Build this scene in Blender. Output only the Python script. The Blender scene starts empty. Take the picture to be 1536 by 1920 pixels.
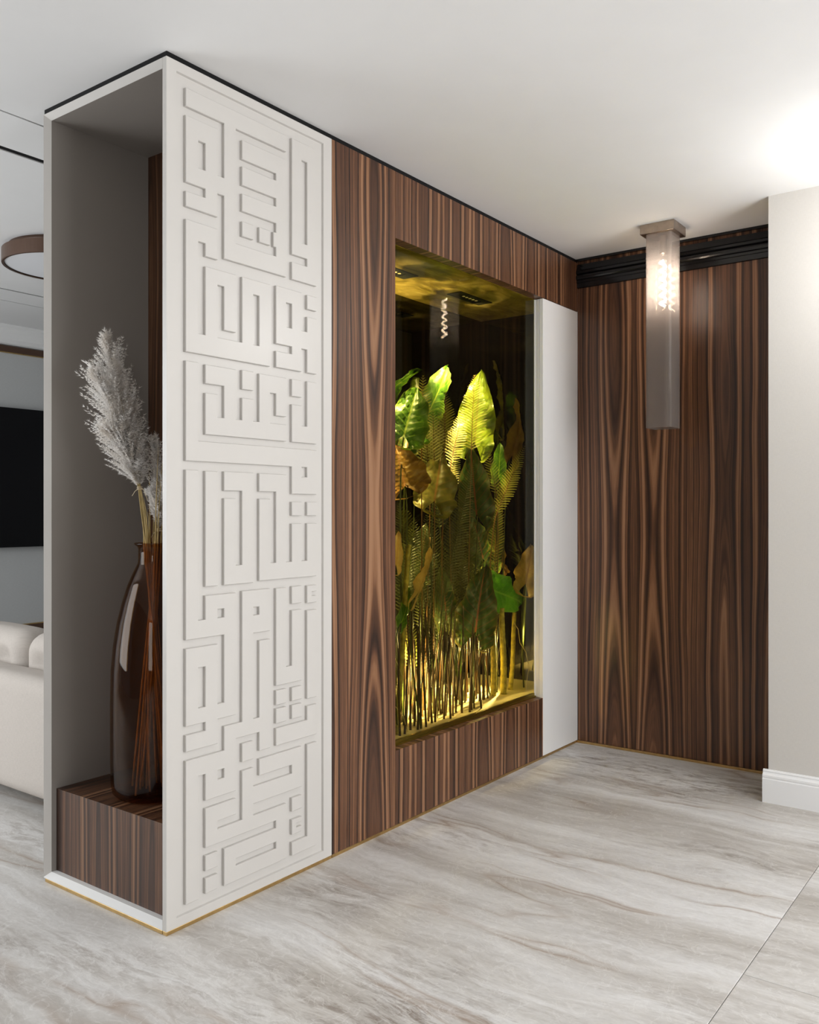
import bpy, bmesh, math, random
from mathutils import Vector, Matrix
random.seed(7)
SC = bpy.context.scene
COL = SC.collection
H = 2.6                      # ceiling height; x runs along the panelled wall, y along the niche front, corner of both at 0,0

# ------------------------------------------------------------------ camera
cam_d = bpy.data.cameras.new('camera')
cam = bpy.data.objects.new('camera', cam_d); COL.objects.link(cam)
cam.location = (-1.650, -2.1185, 1.25)
cam.rotation_euler = (math.radians(90), 0, math.radians(-53.314))
cam_d.sensor_fit = 'HORIZONTAL'; cam_d.sensor_width = 36.0
cam_d.lens = 36.0 * 1655.0 / 1536.0
cam_d.shift_y = -3.0 / 1536.0
cam_d.clip_start = 0.05
SC.camera = cam

# ------------------------------------------------------------------ world, lights, exposure
SC.view_settings.view_transform = 'Standard'
SC.view_settings.look = 'None'
SC.view_settings.exposure = 0.10
SC.view_settings.gamma = 1.0
SC.view_settings.use_curve_mapping = False
W = bpy.data.worlds.new('world'); SC.world = W; W.use_nodes = True
bg = W.node_tree.nodes['Background']
bg.inputs['Color'].default_value = (0.93, 0.96, 1.0, 1)
bg.inputs['Strength'].default_value = 0.25

def area(name, loc, target, sx, sy, power, col=(1, 1, 1), spread=None):
    d = bpy.data.lights.new(name, 'AREA'); d.shape = 'RECTANGLE'; d.size = sx; d.size_y = sy
    d.energy = power; d.color = col
    if spread: d.spread = math.radians(spread)
    o = bpy.data.objects.new(name, d); COL.objects.link(o); o.location = loc
    o.rotation_euler = (Vector(target) - Vector(loc)).to_track_quat('-Z', 'Y').to_euler()
    return o
def point(name, loc, power, rad, col=(1, 1, 1)):
    d = bpy.data.lights.new(name, 'POINT'); d.energy = power; d.shadow_soft_size = rad; d.color = col
    o = bpy.data.objects.new(name, d); COL.objects.link(o); o.location = loc
    return o
area('window_daylight', (0.6, -4.9, 1.5), (0.7, 0, 1.3), 3.0, 2.3, 142, (0.98, 0.99, 1.0))
point('hall_lamp_light', (1.93, -1.62, 2.24), 10, 0.10, (1.0, 0.99, 0.975))
area('side_fill_light', (-3.9, -3.3, 1.5), (0, -.2, 1.3), 1.6, 2.0, 36, (0.98, 0.99, 1.0))  # added soft fill for the niche and plumes; no window here
area('living_window_daylight', (-2.4, 2.6, 1.5), (2.0, 2.4, 1.1), 2.2, 2.0, 85, (0.93, 0.97, 1.0))

# ------------------------------------------------------------------ material helpers
def new_mat(name):
    m = bpy.data.materials.new(name); m.use_nodes = True
    nt = m.node_tree; b = nt.nodes['Principled BSDF']
    return m, nt, b
def N(nt, typ, **kw):
    n = nt.nodes.new(typ)
    for k, v in kw.items(): setattr(n, k, v)
    return n
def L(nt, a, b): nt.links.new(a, b)
def math_n(nt, op, a, b=None, c=None):
    n = N(nt, 'ShaderNodeMath', operation=op)
    for i, v in enumerate((a, b, c)):
        if v is None: continue
        if isinstance(v, (int, float)): n.inputs[i].default_value = v
        else: L(nt, v, n.inputs[i])
    return n.outputs[0]
def ramp(nt, fac, stops, interp='LINEAR'):
    n = N(nt, 'ShaderNodeValToRGB'); cr = n.color_ramp; cr.interpolation = interp
    while len(cr.elements) < len(stops): cr.elements.new(0.5)
    for e, (p, c) in zip(cr.elements, stops):
        e.position = p; e.color = (*c, 1) if len(c) == 3 else c
    if fac is not None: L(nt, fac, n.inputs[0])
    return n.outputs[0]
def noise(nt, vec, scale, detail=3, rough=0.5, dim='3D', w=None, dist=0.0):
    n = N(nt, 'ShaderNodeTexNoise', noise_dimensions=dim)
    n.inputs['Scale'].default_value = scale; n.inputs['Detail'].default_value = detail
    n.inputs['Roughness'].default_value = rough; n.inputs['Distortion'].default_value = dist
    if vec is not None and dim != '1D': L(nt, vec, n.inputs['Vector'])
    if w is not None: L(nt, w, n.inputs['W'])
    return n.outputs[0]
def mixc(nt, fac, a, b, blend='MIX'):
    n = N(nt, 'ShaderNodeMix', data_type='RGBA', blend_type=blend)
    for i, v in ((0, fac), (6, a), (7, b)):
        if isinstance(v, (int, float)): n.inputs[i].default_value = v
        elif isinstance(v, tuple): n.inputs[i].default_value = (*v, 1)
        else: L(nt, v, n.inputs[i])
    return n.outputs[2]
def combine(nt, x, y, z):
    n = N(nt, 'ShaderNodeCombineXYZ')
    for i, v in enumerate((x, y, z)):
        if isinstance(v, (int, float)): n.inputs[i].default_value = v
        else: L(nt, v, n.inputs[i])
    return n.outputs[0]
def bump(nt, b, h, strength, dist=0.002):
    n = N(nt, 'ShaderNodeBump'); n.inputs['Strength'].default_value = strength
    n.inputs['Distance'].default_value = dist
    L(nt, h, n.inputs['Height']); L(nt, n.outputs[0], b.inputs['Normal'])
def simple(name, col, rough=0.5, metal=0.0, spec=0.5, var=0.04, scale=6, fine=0.0, coat=0.0):
    m, nt, b = new_mat(name)
    tc = N(nt, 'ShaderNodeTexCoord')
    f = noise(nt, tc.outputs['Object'], scale, 4)
    lo = tuple(max(0, c * (1 - var)) for c in col); hi = tuple(min(1, c * (1 + var)) for c in col)
    L(nt, ramp(nt, f, [(0.3, lo), (0.7, hi)]), b.inputs['Base Color'])
    b.inputs['Roughness'].default_value = rough; b.inputs['Metallic'].default_value = metal
    b.inputs['Specular IOR Level'].default_value = spec
    b.inputs['Coat Weight'].default_value = coat
    if fine: bump(nt, b, noise(nt, tc.outputs['Object'], 350, 2), fine, 0.001)
    return m

def walnut(name, axis, offset=0.0, gain=1.0, leaf=0.27, heart=0.55):
    """book-matched walnut veneer, grain upright; axis = horizontal object axis"""
    m, nt, b = new_mat(name)
    tc = N(nt, 'ShaderNodeTexCoord'); sp = N(nt, 'ShaderNodeSeparateXYZ'); L(nt, tc.outputs['Object'], sp.inputs[0])
    u = sp.outputs[axis]; other = sp.outputs[1 - axis]
    v = math_n(nt, 'ADD', sp.outputs[2], other)
    us = math_n(nt, 'MULTIPLY_ADD', u, 1.0 / leaf, 20.0 + offset)
    t = math_n(nt, 'PINGPONG', us, 1.0)
    pair = math_n(nt, 'FLOOR', math_n(nt, 'MULTIPLY', us, 0.5))
    # slow waviness of the grain
    wv = noise(nt, combine(nt, math_n(nt, 'MULTIPLY', us, 1.6), math_n(nt, 'MULTIPLY', v, 0.9), pair), 1.0, 2)
    d = math_n(nt, 'MULTIPLY', math_n(nt, 'SUBTRACT', t, heart), leaf)
    d = math_n(nt, 'ADD', d, math_n(nt, 'MULTIPLY', math_n(nt, 'SUBTRACT', wv, 0.5), 0.035))
    hw = noise(nt, combine(nt, math_n(nt, 'MULTIPLY', pair, 3.7), math_n(nt, 'MULTIPLY', v, 0.5), offset), 1.0, 1)
    hh = math_n(nt, 'ADD', math_n(nt, 'MULTIPLY', v, 0.012), math_n(nt, 'MULTIPLY', math_n(nt, 'SUBTRACT', hw, 0.36), 0.17))
    r = math_n(nt, 'SQRT', math_n(nt, 'ADD', math_n(nt, 'MULTIPLY', d, d), math_n(nt, 'MULTIPLY', hh, hh)))
    jit = noise(nt, combine(nt, math_n(nt, 'MULTIPLY', u, 60), math_n(nt, 'MULTIPLY', v, 1.5), pair), 1.0, 3)
    r = math_n(nt, 'ADD', r, math_n(nt, 'MULTIPLY', jit, 0.004))
    ring = noise(nt, None, 1.0, 3, 0.65, '1D', math_n(nt, 'ADD', math_n(nt, 'MULTIPLY', r, 52), math_n(nt, 'MULTIPLY_ADD', pair, 7.31, 2.6)))
    fib = noise(nt, combine(nt, math_n(nt, 'MULTIPLY', u, 420), math_n(nt, 'MULTIPLY', v, 9), 0), 1.0, 3)
    tone = noise(nt, combine(nt, math_n(nt, 'MULTIPLY', u, 9), math_n(nt, 'MULTIPLY', v, 0.6), math_n(nt, 'MULTIPLY', pair, 0.0)), 1.0, 2)
    f = math_n(nt, 'ADD', ring, math_n(nt, 'MULTIPLY', math_n(nt, 'SUBTRACT', fib, 0.5), 0.22))
    f = math_n(nt, 'ADD', f, math_n(nt, 'MULTIPLY', math_n(nt, 'SUBTRACT', tone, 0.5), 0.36))
    g = gain
    col = ramp(nt, f, [(0.30, (0.024 * g, 0.0110 * g, 0.0065 * g)), (0.42, (0.066 * g, 0.0285 * g, 0.0150 * g)),
                       (0.54, (0.128 * g, 0.056 * g, 0.0270 * g)), (0.64, (0.225 * g, 0.107 * g, 0.052 * g)), (0.76, (0.30 * g, 0.158 * g, 0.084 * g))])
    L(nt, col, b.inputs['Base Color'])
    b.inputs['Roughness'].default_value = 0.34
    b.inputs['Specular IOR Level'].default_value = 0.45
    bump(nt, b, fib, 0.12, 0.0008)
    return m

def marble():
    m, nt, b = new_mat('travertine')
    tc = N(nt, 'ShaderNodeTexCoord'); oi = N(nt, 'ShaderNodeObjectInfo')
    sp = N(nt, 'ShaderNodeSeparateXYZ'); L(nt, tc.outputs['Object'], sp.inputs[0])
    x = sp.outputs[0]; y = sp.outputs[1]
    rnd = math_n(nt, 'MULTIPLY', oi.outputs['Random'], 37.0)
    base = combine(nt, math_n(nt, 'MULTIPLY', x, 1.5), math_n(nt, 'MULTIPLY', y, 0.8), rnd)
    w1 = noise(nt, base, 1.0, 3, 0.55)
    w2 = noise(nt, combine(nt, math_n(nt, 'MULTIPLY', x, 8), math_n(nt, 'MULTIPLY', y, 4.5), rnd), 1.0, 3)
    xs = math_n(nt, 'ADD', x, math_n(nt, 'MULTIPLY', math_n(nt, 'SUBTRACT', w1, 0.5), 0.34))
    xs = math_n(nt, 'ADD', xs, math_n(nt, 'MULTIPLY', math_n(nt, 'SUBTRACT', w2, 0.5), 0.05))
    b1 = noise(nt, combine(nt, math_n(nt, 'MULTIPLY', xs, 4.5), math_n(nt, 'MULTIPLY', y, 0.35), rnd), 1.0, 6, 0.62)
    col = ramp(nt, b1, [(0.28, (0.43, 0.40, 0.365)), (0.42, (0.60, 0.575, 0.545)), (0.52, (0.71, 0.695, 0.675)), (0.64, (0.80, 0.795, 0.79)), (0.8, (0.86, 0.86, 0.86))])
    # streaky taupe patches
    p1 = noise(nt, combine(nt, math_n(nt, 'MULTIPLY', xs, 2.2), math_n(nt, 'MULTIPLY', y, 0.8), 5), 1.0, 3)
    gr = noise(nt, combine(nt, math_n(nt, 'MULTIPLY', xs, 42), math_n(nt, 'MULTIPLY', y, 9), rnd), 1.0, 5, 0.7)
    sp1 = math_n(nt, 'MULTIPLY', ramp(nt, p1, [(0.46, (0, 0, 0)), (0.66, (1, 1, 1))]), ramp(nt, gr, [(0.46, (0, 0, 0)), (0.66, (1, 1, 1))]))
    col = mixc(nt, math_n(nt, 'MULTIPLY', sp1, 0.95), col, (0.27, 0.225, 0.19))
    gr2 = noise(nt, combine(nt, math_n(nt, 'MULTIPLY', xs, 16), math_n(nt, 'MULTIPLY', y, 2.2), rnd), 1.0, 6, 0.7)
    col = mixc(nt, 0.55, col, ramp(nt, gr2, [(0.3, (0.60, 0.575, 0.55)), (0.65, (1, 1, 1))]), 'MULTIPLY')
    gr3 = noise(nt, combine(nt, math_n(nt, 'MULTIPLY', xs, 120), math_n(nt, 'MULTIPLY', y, 38), rnd), 1.0, 5, 0.75)
    col = mixc(nt, 0.5, col, ramp(nt, gr3, [(0.35, (0.78, 0.765, 0.75)), (0.6, (1, 1, 1))]), 'MULTIPLY')
    # thin brown veins along the bands
    v1 = noise(nt, combine(nt, math_n(nt, 'MULTIPLY', xs, 2.6), math_n(nt, 'MULTIPLY', y, 0.30), math_n(nt, 'ADD', rnd, 9.0)), 1.0, 3, 0.5)
    av = math_n(nt, 'ABSOLUTE', math_n(nt, 'SUBTRACT', v1, 0.50))
    vein = ramp(nt, av, [(0.0, (1, 1, 1)), (0.005, (0.45, 0.45, 0.45)), (0.016, (0, 0, 0))])
    brk = noise(nt, combine(nt, math_n(nt, 'MULTIPLY', x, 5), math_n(nt, 'MULTIPLY', y, 1.8), 1), 1.0, 3)
    vein = math_n(nt, 'MULTIPLY', vein, ramp(nt, brk, [(0.38, (0, 0, 0)), (0.6, (1, 1, 1))]))
    col = mixc(nt, math_n(nt, 'MULTIPLY', vein, 0.75), col, (0.30, 0.215, 0.155))
    # pale scratches
    sc = N(nt, 'ShaderNodeTexNoise'); L(nt, combine(nt, math_n(nt, 'MULTIPLY', x, 14), math_n(nt, 'MULTIPLY', y, 10), rnd), sc.inputs['Vector'])
    sc.inputs['Scale'].default_value = 1.0; sc.inputs['Detail'].default_value = 5; sc.inputs['Distortion'].default_value = 1.5
    ss = math_n(nt, 'ABSOLUTE', math_n(nt, 'SUBTRACT', sc.outputs[0], 0.5))
    col = mixc(nt, math_n(nt, 'MULTIPLY', ramp(nt, ss, [(0.0, (1, 1, 1)), (0.02, (0, 0, 0))]), 0.25), col, (0.85, 0.84, 0.82))
    L(nt, col, b.inputs['Base Color'])
    b.inputs['Roughness'].default_value = 0.42; b.inputs['Specular IOR Level'].default_value = 0.35
    return m

def glass_mat(name, tint, gloss=1.0, rough=0.0, ior=1.5, milk=0.0, milkcol=(0.6, 0.55, 0.5)):
    m, nt, b = new_mat(name); nt.nodes.remove(b)
    out = nt.nodes['Material Output']
    tr = N(nt, 'ShaderNodeBsdfTransparent'); tr.inputs[0].default_value = (*tint, 1)
    gl = N(nt, 'ShaderNodeBsdfGlossy'); gl.inputs['Roughness'].default_value = rough
    ge = N(nt, 'ShaderNodeNewGeometry'); dp = N(nt, 'ShaderNodeVectorMath', operation='DOT_PRODUCT')
    L(nt, ge.outputs['Normal'], dp.inputs[0]); L(nt, ge.outputs['Incoming'], dp.inputs[1])
    f0 = ((ior - 1) / (ior + 1)) ** 2
    sch = math_n(nt, 'POWER', math_n(nt, 'SUBTRACT', 1.0, math_n(nt, 'ABSOLUTE', dp.outputs['Value'])), 5.0)
    fres = math_n(nt, 'MULTIPLY_ADD', sch, 1 - f0, f0)      # Schlick, the same from either side
    mx = N(nt, 'ShaderNodeMixShader')
    L(nt, math_n(nt, 'MULTIPLY', fres, gloss), mx.inputs[0]); L(nt, tr.outputs[0], mx.inputs[1]); L(nt, gl.outputs[0], mx.inputs[2])
    s = mx.outputs[0]
    if milk:
        df = N(nt, 'ShaderNodeBsdfDiffuse'); df.inputs[0].default_value = (*milkcol, 1)
        tl = N(nt, 'ShaderNodeBsdfTranslucent'); tl.inputs[0].default_value = (*milkcol, 1)
        ad = N(nt, 'ShaderNodeMixShader'); L(nt, df.outputs[0], ad.inputs[1]); L(nt, tl.outputs[0], ad.inputs[2]); ad.inputs[0].default_value = 0.5
        m2 = N(nt, 'ShaderNodeMixShader'); m2.inputs[0].default_value = milk
        L(nt, s, m2.inputs[1]); L(nt, ad.outputs[0], m2.inputs[2]); s = m2.outputs[0]
    L(nt, s, out.inputs['Surface'])
    return m

def emit(name, col, strength):
    m, nt, b = new_mat(name)
    b.inputs['Base Color'].default_value = (*col, 1); b.inputs['Emission Color'].default_value = (*col, 1)
    b.inputs['Emission Strength'].default_value = strength
    return m

def leaf_mat(name, c1, c2, vein, edge, tl=0.35):
    """blade colour by UV: u = along the midrib, v = 0.5 at the midrib"""
    m, nt, b = new_mat(name)
    tc = N(nt, 'ShaderNodeTexCoord'); sp = N(nt, 'ShaderNodeSeparateXYZ'); L(nt, tc.outputs['UV'], sp.inputs[0])
    s = sp.outputs[0]; a = math_n(nt, 'ABSOLUTE', math_n(nt, 'MULTIPLY_ADD', sp.outputs[1], 2.0, -1.0))
    f = noise(nt, tc.outputs['Object'], 14, 4)
    col = ramp(nt, f, [(0.35, c1), (0.65, c2)])
    lat = math_n(nt, 'FRACT', math_n(nt, 'MULTIPLY', math_n(nt, 'SUBTRACT', s, math_n(nt, 'MULTIPLY', a, 0.30)), 8.0))
    lat = ramp(nt, math_n(nt, 'ABSOLUTE', math_n(nt, 'SUBTRACT', lat, 0.5)), [(0.0, (1, 1, 1)), (0.05, (0.3, 0.3, 0.3)), (0.12, (0, 0, 0))])
    mid = ramp(nt, a, [(0.0, (1, 1, 1)), (0.035, (0.7, 0.7, 0.7)), (0.06, (0, 0, 0))])
    col = mixc(nt, math_n(nt, 'MULTIPLY', lat, 0.6), col, vein)
    col = mixc(nt, math_n(nt, 'MULTIPLY', mid, 0.85), col, vein)
    col = mixc(nt, math_n(nt, 'MULTIPLY', ramp(nt, a, [(0.8, (0, 0, 0)), (1.0, (1, 1, 1))]), 0.6), col, edge)
    L(nt, col, b.inputs['Base Color']); b.inputs['Roughness'].default_value = 0.38
    out = nt.nodes['Material Output']
    t = N(nt, 'ShaderNodeBsdfTranslucent'); L(nt, col, t.inputs[0])
    mx = N(nt, 'ShaderNodeMixShader'); mx.inputs[0].default_value = tl
    L(nt, b.outputs[0], mx.inputs[1]); L(nt, t.outputs[0], mx.inputs[2]); L(nt, mx.outputs[0], out.inputs['Surface'])
    return m

def gold_ceiling():
    m, nt, b = new_mat('gold_marbled_panel')
    tc = N(nt, 'ShaderNodeTexCoord'); sp = N(nt, 'ShaderNodeSeparateXYZ'); L(nt, tc.outputs['Object'], sp.inputs[0])
    v = combine(nt, math_n(nt, 'MULTIPLY', sp.outputs[0], 2.6), math_n(nt, 'MULTIPLY', sp.outputs[1], 6.0), 0.3)
    f = noise(nt, v, 1.6, 7, 0.62, dist=1.2)
    L(nt, ramp(nt, f, [(0.30, (0.10, 0.075, 0.012)), (0.46, (0.27, 0.20, 0.045)), (0.58, (0.47, 0.36, 0.12)), (0.75, (0.75, 0.62, 0.30))]), b.inputs['Base Color'])
    b.inputs['Roughness'].default_value = 0.33; b.inputs['Metallic'].default_value = 0.35
    bump(nt, b, f, 0.2, 0.004)
    return m

def linen(name, c, var=0.06, bstr=0.25):
    m, nt, b = new_mat(name)
    tc = N(nt, 'ShaderNodeTexCoord'); sp = N(nt, 'ShaderNodeSeparateXYZ'); L(nt, tc.outputs['Object'], sp.inputs[0])
    hx = math_n(nt, 'ADD', sp.outputs[0], sp.outputs[1])
    a = noise(nt, combine(nt, math_n(nt, 'MULTIPLY', hx, 60), math_n(nt, 'MULTIPLY', sp.outputs[2], 500), 0), 1.0, 2)
    d = noise(nt, combine(nt, math_n(nt, 'MULTIPLY', hx, 500), math_n(nt, 'MULTIPLY', sp.outputs[2], 60), 0), 1.0, 2)
    f = math_n(nt, 'MULTIPLY', math_n(nt, 'ADD', a, d), 0.5)
    lo = tuple(x * (1 - var) for x in c); hi = tuple(min(1, x * (1 + var)) for x in c)
    L(nt, ramp(nt, f, [(0.35, lo), (0.65, hi)]), b.inputs['Base Color'])
    b.inputs['Roughness'].default_value = 0.75; b.inputs['Specular IOR Level'].default_value = 0.25
    bump(nt, b, f, bstr, 0.001)
    return m

M = {}
M['lacquer'] = simple('greige_lacquer', (0.56, 0.537, 0.508), 0.30, var=0.01)
M['taupe'] = simple('taupe_paint', (0.30, 0.275, 0.25), 0.6, var=0.02)
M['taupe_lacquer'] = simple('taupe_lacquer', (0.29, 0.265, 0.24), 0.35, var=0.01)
M['white_lacquer'] = simple('white_lacquer', (0.70, 0.69, 0.675), 0.32, var=0.01)
M['walnut_x'] = walnut('walnut_veneer_long_wall', 0, 0.35)
M['walnut_y'] = walnut('walnut_veneer_end_wall', 1, 0.1825, 1.0, 0.285, 0.63)
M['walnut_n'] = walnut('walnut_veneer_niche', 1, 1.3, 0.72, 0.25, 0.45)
M['black'] = simple('black_paint', (0.004, 0.004, 0.0045), 0.5, spec=0.2)
M['black_gloss'] = simple('black_gloss_moulding', (0.008, 0.008, 0.009), 0.16)
M['brass'] = simple('brushed_brass', (0.56, 0.38, 0.16), 0.32, 1.0, var=0.12, scale=40)
M['olive_metal'] = simple('gold_anodised_metal', (0.36, 0.27, 0.05), 0.3, 1.0, var=0.06, scale=30)
M['ceiling'] = simple('ceiling_paint', (0.80, 0.80, 0.80), 0.9, var=0.01, spec=0.2)
M['wallpaper'] = linen('wallpaper', (0.60, 0.575, 0.54), 0.03, 0.15)
M['tv_wall'] = linen('grey_wall_fabric', (0.50, 0.51, 0.51), 0.05)
M['wall_paint'] = simple('wall_paint', (0.82, 0.82, 0.815), 0.85, var=0.02, spec=0.2)
M['white_gloss'] = simple('white_skirting_paint', (0.80, 0.80, 0.80), 0.25, var=0.01)
M['marble'] = marble()
M['grout'] = simple('grout', (0.33, 0.31, 0.29), 0.9)
M['bronze'] = simple('brushed_bronze', (0.40, 0.33, 0.27), 0.30, 1.0, var=0.1, scale=30)
M['lamp_wood'] = simple('brown_lamp_ring', (0.085, 0.045, 0.028), 0.35, 0.2)
M['diffuser'] = emit('opal_diffuser', (0.80, 0.81, 0.84), 0.02)
M['filament'] = emit('bulb_filament', (1.0, 0.96, 0.91), 85.0)
M['smoke_glass'] = glass_mat('smoked_glass', (0.64, 0.59, 0.545), 1.5, 0.05, 1.5, 0.20, (0.70, 0.64, 0.60))
M['bulb_glass'] = glass_mat('clear_bulb_glass', (0.97, 0.95, 0.92), 1.0, 0.0, 1.45)
M['pane'] = glass_mat('display_glass', (0.76, 0.73, 0.55), 0.6, 0.0, 1.5)
M['amber'] = glass_mat('amber_glass', (0.74, 0.54, 0.32), 0.65, 0.02, 1.5)
M['mirror_black'] = simple('black_mirror', (0.002, 0.002, 0.0015), 0.03, 0.0, 0.9)
M['vent'] = simple('black_grille', (0.01, 0.01, 0.008), 0.5)
M['gold'] = gold_ceiling()
M['planter_floor'] = simple('cream_planter_base', (0.78, 0.66, 0.40), 0.4, var=0.04)
M['screen'] = simple('black_screen', (0.003, 0.003, 0.004), 0.3, spec=0.2)
M['sofa'] = linen('beige_velour', (0.47, 0.425, 0.385), 0.07, 0.4)
M['sofa_leg'] = simple('black_wood_legs', (0.02, 0.016, 0.014), 0.5)
M['pampas'] = simple('pampas_fluff', (0.93, 0.90, 0.86), 0.8, var=0.06, scale=60, spec=0.1)
def pampas_mat():
    m, nt, b = new_mat('pampas_fluff')
    tc = N(nt, 'ShaderNodeTexCoord'); f = noise(nt, tc.outputs['Object'], 25, 3)
    col = ramp(nt, f, [(0.35, (0.90, 0.86, 0.81)), (0.65, (0.97, 0.955, 0.94))])
    out = nt.nodes['Material Output']; nt.nodes.remove(b)
    d = N(nt, 'ShaderNodeBsdfDiffuse'); t = N(nt, 'ShaderNodeBsdfTranslucent'); mx = N(nt, 'ShaderNodeMixShader'); mx.inputs[0].default_value = .5
    L(nt, col, d.inputs[0]); L(nt, col, t.inputs[0]); L(nt, d.outputs[0], mx.inputs[1]); L(nt, t.outputs[0], mx.inputs[2]); L(nt, mx.outputs[0], out.inputs[0])
    return m
M['pampas'] = pampas_mat()
M['straw'] = simple('dry_straw', (0.40, 0.29, 0.11), 0.6, var=0.25, scale=30)
M['raffia'] = simple('raffia', (0.66, 0.55, 0.38), 0.7, var=0.1)
M['leaf_green'] = leaf_mat('leaf_green', (0.03, 0.11, 0.008), (0.10, 0.24, 0.02), (0.30, 0.42, 0.06), (0.22, 0.30, 0.03))
M['leaf_bright'] = leaf_mat('leaf_bright', (0.07, 0.30, 0.015), (0.14, 0.46, 0.03), (0.24, 0.50, 0.06), (0.2, 0.42, 0.04), 0.3)
M['leaf_lime'] = leaf_mat('leaf_lime', (0.11, 0.20, 0.016), (0.21, 0.29, 0.02), (0.10, 0.07, 0.01), (0.34, 0.40, 0.03), 0.45)
M['leaf_olive'] = leaf_mat('leaf_olive', (0.13, 0.125, 0.022), (0.28, 0.25, 0.06), (0.30, 0.14, 0.05), (0.10, 0.10, 0.01))
M['leaf_bronze'] = leaf_mat('leaf_bronze', (0.24, 0.12, 0.025), (0.42, 0.25, 0.07), (0.42, 0.20, 0.08), (0.30, 0.16, 0.03))
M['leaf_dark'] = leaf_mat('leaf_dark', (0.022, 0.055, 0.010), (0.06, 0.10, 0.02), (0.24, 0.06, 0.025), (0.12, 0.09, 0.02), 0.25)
M['leaf_tan'] = leaf_mat('leaf_tan', (0.48, 0.33, 0.10), (0.66, 0.47, 0.18), (0.42, 0.20, 0.06), (0.50, 0.28, 0.08), 0.4)
M['fern_yellow'] = simple('fern_yellow', (0.44, 0.41, 0.06), 0.34, var=0.35, scale=40)
M['fern_pale'] = simple('fern_pale', (0.62, 0.58, 0.20), 0.35, var=0.35, scale=50)
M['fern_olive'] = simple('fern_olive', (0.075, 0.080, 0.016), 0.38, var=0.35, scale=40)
M['rachis'] = simple('fern_stalk', (0.20, 0.09, 0.022), 0.5, var=0.3)
M['stalk'] = simple('green_stalk', (0.05, 0.065, 0.012), 0.45, var=0.5, scale=30)
M['reed'] = simple('brown_reed', (0.055, 0.030, 0.014), 0.45, var=0.5, scale=9)
M['cane'] = simple('mottled_cane', (0.36, 0.30, 0.05), 0.5, var=0.5, scale=45)
M['twig'] = simple('pale_twig', (0.60, 0.48, 0.28), 0.6)

# ------------------------------------------------------------------ object helpers
def empty(name, loc=(0, 0, 0)):
    o = bpy.data.objects.new(name, None); COL.objects.link(o); o.location = loc
    o.empty_display_size = 0.05
    return o
def tag(o, label=None, cat=None, group=None, kind=None):
    for k, v in (('label', label), ('category', cat), ('group', group), ('kind', kind)):
        if v: o[k] = v
    return o
def thing(name, label, cat, loc=(0, 0, 0), group=None):
    return tag(empty(name, loc), label, cat, group)
def world_loc(o):
    v = Vector((0, 0, 0))
    while o is not None: v += o.location; o = o.parent
    return v
def link(name, bm, mat, parent=None, smooth=False, origin=None):
    """bm holds world coordinates; the object gets its origin at the parent (or at origin)"""
    me = bpy.data.meshes.new(name)
    base = world_loc(parent) if parent else Vector((0, 0, 0))
    og = Vector(origin) if origin is not None else base
    bmesh.ops.translate(bm, verts=bm.verts, vec=-og)
    bm.to_mesh(me); bm.free()
    if smooth:
        for p in me.polygons: p.use_smooth = True
    me.materials.append(mat)
    o = bpy.data.objects.new(name, me); COL.objects.link(o)
    if parent: o.parent = parent
    o.location = og - base
    return o
def box_into(bm, x0, x1, y0, y1, z0, z1):
    r = bmesh.ops.create_cube(bm, size=1.0)
    for v in r['verts']:
        v.co = Vector((x0 + (v.co.x + .5) * (x1 - x0), y0 + (v.co.y + .5) * (y1 - y0), z0 + (v.co.z + .5) * (z1 - z0)))
    return r['verts']
def BX(x0, x1, y0, y1, z0, z1, bev=0.0, seg=2):
    bm = bmesh.new(); box_into(bm, x0, x1, y0, y1, z0, z1)
    if bev: bmesh.ops.bevel(bm, geom=list(bm.edges), offset=bev, segments=seg, profile=0.5, affect='EDGES')
    return bm
def boxes(lst, bev=0.0):
    bm = bmesh.new()
    for b in lst:
        t = BX(*b, bev=bev); me = bpy.data.meshes.new('t'); t.to_mesh(me); t.free(); bm.from_mesh(me); bpy.data.meshes.remove(me)
    return bm
def prism(profile, axis, a0, a1):
    """extrude a closed 2-D profile along axis ('x' profile=(y,z), 'y' profile=(x,z))"""
    bm = bmesh.new(); n = len(profile); rings = []
    for a in (a0, a1):
        rings.append([bm.verts.new((a, p, q) if axis == 'x' else (p, a, q)) for p, q in profile])
    for i in range(n):
        bm.faces.new((rings[0][i], rings[0][(i + 1) % n], rings[1][(i + 1) % n], rings[1][i]))
    bm.faces.new(rings[0]); bm.faces.new(list(reversed(rings[1])))
    bmesh.ops.recalc_face_normals(bm, faces=bm.faces)
    return bm
def lathe(profile, centre, seg=48, close=True):
    bm = bmesh.new(); rings = []
    for r, z in profile:
        rings.append([bm.verts.new((centre[0] + max(r, 1e-4) * math.cos(2 * math.pi * i / seg), centre[1] + max(r, 1e-4) * math.sin(2 * math.pi * i / seg), z)) for i in range(seg)])
    for a, b in zip(rings, rings[1:]):
        for i in range(seg):
            j = (i + 1) % seg; bm.faces.new((a[i], a[j], b[j], b[i]))
    if close:
        bm.faces.new(list(reversed(rings[0]))); bm.faces.new(rings[-1])
    return bm
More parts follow.
